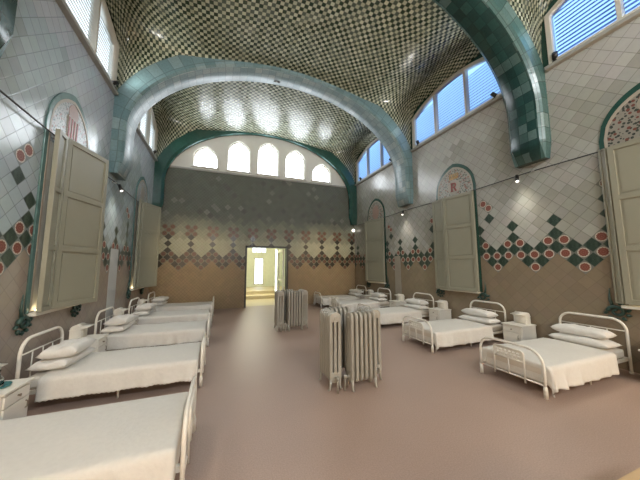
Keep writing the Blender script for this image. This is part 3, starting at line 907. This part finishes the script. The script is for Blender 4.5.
def pillow_bm(lx, ly, h, seed, dent=.0):
    rnd = random.Random(seed); bm = bmesh.new(); n = 22; top, bot = [], []
    p = [rnd.uniform(0, 6) for _ in range(4)]
    for i in range(n + 1):
        ra, rb = [], []
        for j in range(n + 1):
            u, v = -1 + 2 * i / n, -1 + 2 * j / n
            pin = 1 - .07 * (1 - abs(u) ** 3) * abs(v) ** 4
            pin2 = 1 - .09 * (1 - abs(v) ** 3) * abs(u) ** 4
            x, y = u * lx / 2 * pin2, v * ly / 2 * pin
            e = (max(0, 1 - abs(u) ** 4) * max(0, 1 - abs(v) ** 4)) ** .5
            w = .014 * math.sin(5 * u + p[0]) * math.sin(4 * v + p[1]) * e + 0.006 * math.sin(13 * v + 5 * u + p[2]) * e
            edge = i in (0, n) or j in (0, n)
            va = bm.verts.new((x, y, h / 2 + h / 2 * e - dent * e * (1 - abs(v)) + w)); ra.append(va)
            rb.append(va if edge else bm.verts.new((x, y, h / 2 - h / 2 * e)))
        top.append(ra); bot.append(rb)
    for i in range(n):
        for j in range(n):
            f = bm.faces.new((top[i][j], top[i + 1][j], top[i + 1][j + 1], top[i][j + 1])); f.smooth = True
            f = bm.faces.new((bot[i][j], bot[i][j + 1], bot[i + 1][j + 1], bot[i + 1][j])); f.smooth = True
    return bm

BLS = {-1: 1.88, 1: 2.06}
protos = {}
LBED = ['nearest left bed, cut off by the lower left corner', 'second bed from the camera in the left row, with lace-hemmed cover', 'middle bed of the left row', 'fourth bed back in the left row', 'farthest left bed, against the tiled end wall']
RBED = ['nearest bed of the right row, whole footboard in view', 'second bed from the camera in the right row', 'middle bed of the right row, partly behind the radiators', 'fourth bed back in the right row, behind the nearer radiators', 'farthest right bed in the corner by the end wall']
LY = [2.60, 4.46, 6.38, 8.22, 10.0]
RY = [2.57, 4.40, 6.45, 8.50, 10.22]
XHL, XHR = -2.08, 5.84
def place_bed(i, side):
    lab = (LBED if side < 0 else RBED)[i]; y = (LY if side < 0 else RY)[i]
    loc, rot = ((XHL, y, 0), 0) if side < 0 else ((XHR, y, 0), PI)
    full = 'white iron hospital bed, ' + lab
    BL = BLS[side]
    if side not in protos:
        b = protos[side] = make_bed(BL); b.location = loc; b.rotation_euler = (0, 0, rot); b['label'] = full; b['group'] = 'iron hospital beds'
    else: b = dup(protos[side], loc, rot, full, 'iron hospital beds')
    seed = i * 2 + (side > 0)
    lace = side < 0
    x0 = .20 if side < 0 else .50
    c = obj('coverlet', cloth(x0, BL - .075, BHW + .005, .365, .27 if side < 0 else .29, .24, seed, lace), M['cotton'], None, loc, rot)
    md = c.modifiers.new('thickness', 'SOLIDIFY'); md.thickness = .006; md.offset = 1
    where = {-1: ['the nearest left bed', 'the second left bed', 'the middle left bed', 'the fourth left bed', 'the farthest left bed'], 1: ['the nearest right bed', 'the second right bed', 'the middle right bed', 'the fourth right bed', 'the farthest right bed']}[side][i]
    tag(c, 'off-white cotton coverlet spread over ' + where, 'coverlet', 'coverlets on the beds')
    if side < 0 and i == 0: return
    R_ = Matrix.Rotation(rot, 4, 'Z')
    for k, nm in enumerate(('lower', 'upper')):
        lx, ly, h = (.38, .70, .13) if k == 0 else (.38, .60, .15)
        if side > 0: lx, ly, h = (.40, .78, .13) if k == 0 else (.35, .72, .15)
        p = obj('pillow', pillow_bm(lx, ly, h, seed * 3 + k), M['linen'])
        off = R_ @ Vector((.22 + .05 * k if side < 0 else .29 - .04 * k, .01 * (1 - 2 * k), 0))
        p.location = (loc[0] + off.x, loc[1] + off.y, (.372 if side < 0 else .354) + ((.122 if side < 0 else .124) if k else 0))
        p.rotation_euler = (0, (-.05 if k else -.02) , rot + random.uniform(-.07, .07))
        tag(p, 'white %s pillow stacked at the head of %s' % (nm, where), 'pillow', 'pillows on the beds')
for i in range(5): place_bed(i, -1)
for i in range(5): place_bed(i, 1)

# ------------------------------------------------------------------ bedside cabinets with a domed upper box and flap
CW, CD, CH = .38, .43, .46
def make_cabinet():
    t = thing('bedside_cabinet', '', 'cabinet')
    bm = bmesh.new(); box(bm, .0, CD - .02, -CW / 2, CW / 2, .06, CH - .022, .006)
    for x in (.02, CD - .06):
        for s in (-1, 1): box(bm, x, x + .035, s * (CW / 2 - .02) - .0175, s * (CW / 2 - .02) + .0175, 0, .07)
    body = obj('cabinet_body', bm, M['enamel2'], t)
    bm = bmesh.new(); box(bm, -.005, CD + .012, -CW / 2 - .015, CW / 2 + .015, CH - .022, CH, .006); obj('cabinet_top', bm, M['enamel2'], t)
    bm = bmesh.new(); box(bm, CD - .02, CD - .002, -CW / 2 + .02, CW / 2 - .02, CH - .145, CH - .04, .004); d = obj('drawer', bm, M['enamel2'], t)
    bm = bmesh.new(); lathe(bm, [(0, 0), (.008, 0), (.007, .012), (.013, .018), (.012, .026), (0, .03)], 0, 0, 10)
    bmesh.ops.transform(bm, matrix=Matrix.Translation((CD - .003, 0, CH - .09)) @ Matrix.Rotation(PI / 2, 4, 'Y'), verts=bm.verts[:])
    obj('knob', bm, M['dark_knob'], d)
    bm = bmesh.new(); box(bm, CD - .02, CD - .002, -CW / 2 + .02, CW / 2 - .02, .09, CH - .155, .004); d = obj('cabinet_door', bm, M['enamel2'], t)
    bm = bmesh.new(); tube(bm, [(CD + .0, .12, .20), (CD + .016, .12, .21), (CD + .016, .12, .26), (CD, .12, .27)], .006, 6); obj('handle', bm, M['dark_knob'], d)
    # domed upper box against the wall
    P = [(.02, CH), (.165, CH), (.165, CH + .15)]
    for k in range(1, 12):
        a = PI * k / 12; P.append((.0925 + .0725 * math.cos(a), CH + .15 + .075 * math.sin(a)))
    P += [(.02, CH + .15)]
    bm = slab(P, [], -.115, .115, NX); obj('domed_box', bm, M['enamel2'], t)
    bm = slab([(.160, CH + .135), (.185, CH + .160), (.265, CH + .182), (.265, CH + .190), (.14, CH + .205)], [], -.117, .117, NX); obj('lid_flap', bm, M['enamel2'], t)
    bm = bmesh.new(); box(bm, .012, .171, -.121, .121, CH + .14, CH + .152, .003); obj('box_rim', bm, M['enamel2'], t)
    return t
pc = make_cabinet(); pc['group'] = 'bedside cabinets'
LC = [(3.56, 'beside the second left bed, carrying the glass carafe'), (5.52, 'between the second and middle left beds'), (7.32, 'between the middle and fourth left beds'), (9.14, 'between the two farthest left beds')]
RC = [(1.72, 'cut by the right edge of the photo'), (3.62, 'between the nearest and second right beds'), (5.66, 'between the second and middle right beds'), (7.48, 'between the middle and fourth right beds'), (9.40, 'between the two farthest right beds')]
n_ = 0
for k, (lst, x, rot) in enumerate(((LC, -2.24, 0), (RC, 5.90, PI))):
    for y, lab in lst:
        lab = 'white bedside cabinet with domed upper box, ' + lab
        if n_ == 0: pc.location = (x, y, 0); pc.rotation_euler = (0, 0, rot); pc['label'] = lab
        else: dup(pc, (x, y, 0), rot, lab, 'bedside cabinets')
        n_ += 1

# carafe on a teal dish
DXY = (-1.98, 3.56)
bm = bmesh.new(); lathe(bm, [(0, 0), (.07, 0), (.10, .012), (.105, .022), (.098, .022), (.068, .008), (0, .008)], 0, 0, 28)
tag(obj('dish', bm, M['tealdish'], None, (*DXY, CH)), 'round teal glass dish on the left cabinet nearest the camera', 'dish')
t = thing('carafe', 'clear glass carafe with stopper standing on the teal dish', 'carafe', (*DXY, CH + .009))
bm = bmesh.new(); lathe(bm, [(0, 0), (.04, 0), (.05, .02), (.048, .07), (.022, .105), (.018, .135), (.024, .15), (.021, .15), (.015, .135), (.019, .107), (.044, .07), (.046, .022), (0, .006)], 0, 0, 24)
obj('bottle_body', bm, M['glass'], t)
bm = bmesh.new(); lathe(bm, [(0, .135), (.014, .135), (.012, .155), (.024, .17), (.02, .188), (0, .196)], 0, 0, 16); obj('stopper', bm, M['glass'], t)

# ------------------------------------------------------------------ cast-iron radiators, four round each floor grille
RH, RP, RD = 1.0, .069, .175
def section_bm(x, legs):
    bm = bmesh.new()
    z0 = .10; R_ = .074
    P = []
    for cx, cz, a0 in ((RD / 2 - R_, RH - R_, 0), (-RD / 2 + R_, RH - R_, PI / 2), (-RD / 2 + R_, z0 + R_, PI), (RD / 2 - R_, z0 + R_, 1.5 * PI)):
        for k in range(7):
            a = a0 + PI / 2 * k / 6; P.append((cx + R_ * math.cos(a), cz + R_ * math.sin(a)))
    slots = [[(c - .010, z0 + .13), (c + .010, z0 + .13), (c + .010, RH - .13), (c - .010, RH - .13)] for c in (-.03, .03)]
    join(bm, slab(P, slots, x - .021, x + .021, NY))
    es = [e for e in bm.edges if len(e.link_faces) == 2 and abs(e.verts[0].co.x - e.verts[1].co.x) < 1e-6 and e.calc_face_angle(0) > 1.0]
    bmesh.ops.bevel(bm, geom=es, offset=.011, segments=2, affect='EDGES', profile=.5)
    for f in bm.faces: f.smooth = len(f.verts) <= 4 and f.calc_area() < .02
    for z in (z0 + .07, RH - .07):
        tube(bm, [(x - RP / 2, 0, z), (x + RP / 2, 0, z)], .022, 10)
    if legs:
        for s in (-1, 1):
            tube(bm, [(x, s * .06, z0 + .04), (x, s * .07, .05), (x, s * .082, .02), (x, s * .098, .011)], [.024, .015, .016, .009], 8)
    return bm
def make_radiator():
    t = thing('radiator', '', 'radiator', group='cast-iron radiators')
    for k in range(6):
        obj('radiator_section', section_bm((k - 2.5) * RP, k in (0, 5)), M['radiator'], t)
    bm = bmesh.new()
    for s in (-1, 1): lathe(bm, [(0, 0), (.03, 0), (.03, .02), (.018, .035), (0, .035)], 0, 0, 8); bmesh.ops.transform(bm, matrix=Matrix.Identity(4), verts=bm.verts[:])
    bmesh.ops.transform(bm, matrix=Matrix.Translation((3.0 * RP - .005, 0, .17)) @ Matrix.Rotation(PI / 2, 4, 'Y'), verts=bm.verts[:])
    obj('end_plug', bm, M['radiator'], t)
    bm = bmesh.new(); tube(bm, [(-.20, .0, .17), (-.245, 0, .17), (-.25, 0, .15), (-.25, 0, .0)], .014, 8); tube(bm, [(-.25, 0, .15), (-.25, 0, .2)], .02, 8)
    obj('feed_pipe', bm, M['radiator'], t)
    return t
pr_ = make_radiator(); nr = 0
for (cx, cy, lab) in ((1.76, 3.46, 'nearer'), (1.76, 6.84, 'farther')):
    for dx, dy, rot, w in ((.07, -.23, 0, 'front radiator, facing the camera, of the %s cluster'), (-.30, -.01, PI / 2, 'left radiator, seen end-on, of the %s cluster'),
                           (-.07, .25, PI, 'back radiator, hidden behind the others, of the %s cluster'), (.35, .03, -PI / 2, 'right radiator, half hidden, of the %s cluster')):
        l = 'tall grey-cream cast-iron ' + w % lab
        if nr == 0: pr_.location = (cx + dx, cy + dy, 0); pr_.rotation_euler = (0, 0, rot); pr_['label'] = l
        else: dup(pr_, (cx + dx, cy + dy, 0), rot, l, 'cast-iron radiators')
        nr += 1

# ------------------------------------------------------------------ wall cables, spot lamps, small fittings
def cable(x, s, label):
    pts = []
    ys = [YR + .05 + k * .31 for k in range(50) if YR + .05 + k * .31 < YB - .05]
    for y in ys: pts.append((x + s * .06, y, 3.56 - .03 * abs(math.sin((y - 3.24) / 3.85 * PI))))
    t = thing('wall_cable', label, 'cable', (x, 0, 0))
    bm = bmesh.new(); tube(bm, [(p[0] - x, p[1], p[2]) for p in pts], .011, 6); obj('wire', bm, M['cable'], t)
    for y in RIBS + [10.6]:
        bm = bmesh.new(); tube(bm, [(s * .0, y, 3.56), (s * .06, y, 3.56)], .014, 6); tube(bm, [(s * .06, y - .03, 3.555), (s * .06, y + .03, 3.555)], .02, 6); obj('cable_bracket', bm, M['steel'], t)
cable(XL, 1, 'dark cable stretched along the left wall below the arch feet')
cable(XR, -1, 'dark cable stretched along the right wall below the arch feet')
UPL = []
def spot(loc, aim, label, m=None):
    t = thing('spotlight', label, 'spotlight', loc, 0, 'small spotlights on the window sills')
    d = Vector(aim).normalized()
    bm = bmesh.new(); tube(bm, [Vector((0, 0, .10)) - d * .09, Vector((0, 0, .10)) + d * .08], .045, 12); obj('lamp_head', bm, m or M['black'], t)
    UPL.append((Vector(loc) + Vector((0, 0, .10)) + d * .12, d))
    bm = bmesh.new(); box(bm, -.035, .035, -.035, .035, 0, .012); tube(bm, [(0, 0, .01), (0, 0, .08)], .012, 8); obj('lamp_stand', bm, m or M['black'], t)
zs = SILL + .006
spot((XL + .055, 6.58, zs), (.6, .5, .5), 'dark spotlight at the far end of the near left window sill')
spot((XL + .055, 8.2, zs), (.6, .5, .5), 'dark spotlight at the near end of the far left window sill')
spot((XL + .055, 10.3, zs), (.6, -.3, .5), 'dark spotlight at the far end of the far left window sill')
spot((XR - .055, 3.9, zs), (-.6, .3, .5), 'dark spotlight on the middle right window sill beside the green arch')
spot((XR - .055, 6.45, zs), (-.6, -.3, .5), 'dark spotlight at the left end of the middle right window sill')
spot((XR - .055, 7.9, zs), (-.6, .3, .5), 'dark spotlight at the right end of the far right window sill')
spot((XR - .055, 10.2, zs), (-.6, -.3, .5), 'dark spotlight at the left end of the far right window sill')
spot((XR - .055, 2.7, zs), (-.6, -.3, .5), 'dark spotlight at the left end of the nearest right window sill')
t = thing('globe_lamp', 'small white globe lamp in the far right corner', 'lamp', (5.82, YB, 3.33))
bm = bmesh.new(); tube(bm, [(0, 0, 0), (0, -.10, 0)], .016, 8); obj('lamp_arm', bm, M['steel'], t)
bm = bmesh.new(); bmesh.ops.create_uvsphere(bm, u_segments=16, v_segments=10, radius=.075, matrix=Matrix.Translation((0, -.16, 0))); [setattr(f, 'smooth', True) for f in bm.faces]; obj('lamp_globe', bm, M['bulb'], t)
t = thing('smoke_detector', 'small black sensor box under the pale-sheened arch', 'sensor', (1.39, 7.30, 7.22))
bm = bmesh.new(); box(bm, -.10, .10, -.04, .04, -.02, .07, .008); obj('sensor_housing', bm, M['black'], t)
bm = bmesh.new(); tube(bm, [(0, 0, -.03), (0, 0, -.015)], .03, 10); obj('sensor_lens', bm, M['steel'], t)
# white-lensed cable spotlights; all but the first added to light the beds
DOWN = []
def cable_spot(side, y, label):
    x = XL + .07 if side < 0 else XR - .07
    t = thing('wall_or_added_spotlight', label, 'spotlight', (x, y, 3.54), 0, 'small spotlights on the wall cables, most of them added')
    a = Vector((-side * .45, -.30, -.84)).normalized()
    bm = bmesh.new(); tube(bm, [Vector((0, 0, .02)), a * .15], .034, 12); obj('lamp_head', bm, M['black'], t)
    bm = bmesh.new(); tube(bm, [a * .15, a * .156], .031, 12); obj('lens', bm, M['bulb'], t)
    DOWN.append((Vector((x, y, 3.54)) + a * .17, Vector((XC + side * 2.4, y - .2, .4))))
cable_spot(1, 3.55, 'small white-lensed spotlight on the right cable below the dark green arch foot')
cable_spot(1, 7.30, 'added small white-lensed spotlight on the right cable below the pale-sheened arch foot')
cable_spot(-1, 7.30, 'added small white-lensed spotlight on the left cable below the pale-sheened arch foot')
cable_spot(-1, 3.55, 'added small white-lensed spotlight on the left cable at the left edge of the photo')
cable_spot(1, -.4, 'added small white-lensed spotlight on the right cable behind the camera')
cable_spot(-1, -.4, 'added small white-lensed spotlight on the left cable behind the camera')

# plain plaster strips running down the lower walls
bm = bmesh.new(); box(bm, XL + .0, XL + .006, 7.32, 7.80, .05, 2.05); struct(obj('trim_7', bm, M['patched']))
bm = bmesh.new(); box(bm, XR - .006, XR, 7.62, 7.95, .05, 2.0); struct(obj('trim_8', bm, M['patch_tan']))
# low bench at the near right, only its corner in view
t = thing('low_bench', 'pale wooden low bench, only a corner showing at the bottom right', 'bench', (1.75, .89, 0))
bm = bmesh.new(); box(bm, 0, 1.2, -.36, 0, .38, .42, .004); obj('bench_top', bm, M['wood'], t)
for x in (.06, 1.10):
    for y in (-.32, -.08):
        bm = bmesh.new(); box(bm, x, x + .045, y, y + .045, 0, .38, .003); obj('leg', bm, M['wood'], t)

# ------------------------------------------------------------------ lights
W = bpy.data.worlds.new('world'); SC.world = W; W.use_nodes = True
W.node_tree.nodes['Background'].inputs[0].default_value = (.45, .65, 1, 1); W.node_tree.nodes['Background'].inputs[1].default_value = .4
def spot_light(name, loc, aim, power, col, size=50, blend=.8, r=.12):
    l = bpy.data.lights.new(name, 'SPOT'); l.energy = power; l.color = col; l.spot_size = math.radians(size); l.spot_blend = blend; l.shadow_soft_size = r
    o = bpy.data.objects.new(name, l); C.objects.link(o); o.location = loc
    o.rotation_euler = (Vector(aim) - Vector(loc)).to_track_quat('-Z', 'Y').to_euler(); return o
WARM = (1.0, .78, .50)
for p_, d_ in UPL: spot_light('sill_lamp', p_, p_ + Vector((.8 if p_.x < XC else -.8, 0, .6)), 24, (1, .97, .9), 95, 1, .14)
for p_, q_ in DOWN: spot_light('cable_or_added_bed_lamp', p_, q_, 42, (1, .92, .80), 125, 1, .10)  # beams of the cable spotlights, most of them added for the beds
spot_light('wash_lamp', (0.2, 7.6, 3.55), (-1.2, YB, 1.9), 90, WARM, 62, 1)
spot_light('wash_lamp', (4.2, 7.6, 3.55), (4.4, YB, 1.8), 90, WARM, 62, 1)
l = bpy.data.lights.new('hall_lamp', 'POINT'); l.energy = 85; l.color = (1, .95, .74); l.shadow_soft_size = .15
o = bpy.data.objects.new('hall_lamp', l); C.objects.link(o); o.location = (1.5, 14.0, 3.3)
for x in (XL + .4, XR - .4):
    l = bpy.data.lights.new('ward_lamp', 'POINT'); l.energy = 185; l.color = (1, .74, .48); l.shadow_soft_size = .3
    o = bpy.data.objects.new('ward_lamp', l); C.objects.link(o); o.location = (x, -2.4, 2.0)

# ------------------------------------------------------------------ camera
yaw, pitch, roll, f = .36414, .10399, -.0022, 259.07
fw_ = Vector((math.sin(yaw) * math.cos(pitch), math.cos(yaw) * math.cos(pitch), math.sin(pitch)))
rt = Vector((math.cos(yaw), -math.sin(yaw), 0)); up = rt.cross(fw_)
r2, u2 = rt * math.cos(roll) + up * math.sin(roll), -rt * math.sin(roll) + up * math.cos(roll)
cam = bpy.data.cameras.new('camera'); co = bpy.data.objects.new('camera', cam); C.objects.link(co)
cam.sensor_width = 36; cam.lens = f / 640 * 36; cam.clip_start = .05; cam.clip_end = 200
co.matrix_world = Matrix(((r2.x, u2.x, -fw_.x, 0), (r2.y, u2.y, -fw_.y, 0), (r2.z, u2.z, -fw_.z, 1.61), (0, 0, 0, 1)))
SC.camera = co
SC.view_settings.view_transform = 'Standard'
try: SC.view_settings.look = 'None'
except Exception: pass
SC.view_settings.gamma = 1; SC.view_settings.use_curve_mapping = False
SC.view_settings.exposure = 1.32
SC.cycles.max_bounces = 8; SC.cycles.diffuse_bounces = 5; SC.cycles.glossy_bounces = 4
SC.cycles.sample_clamp_indirect = 6; SC.cycles.caustics_reflective = False; SC.cycles.caustics_refractive = False
SC.cycles.use_denoising = True
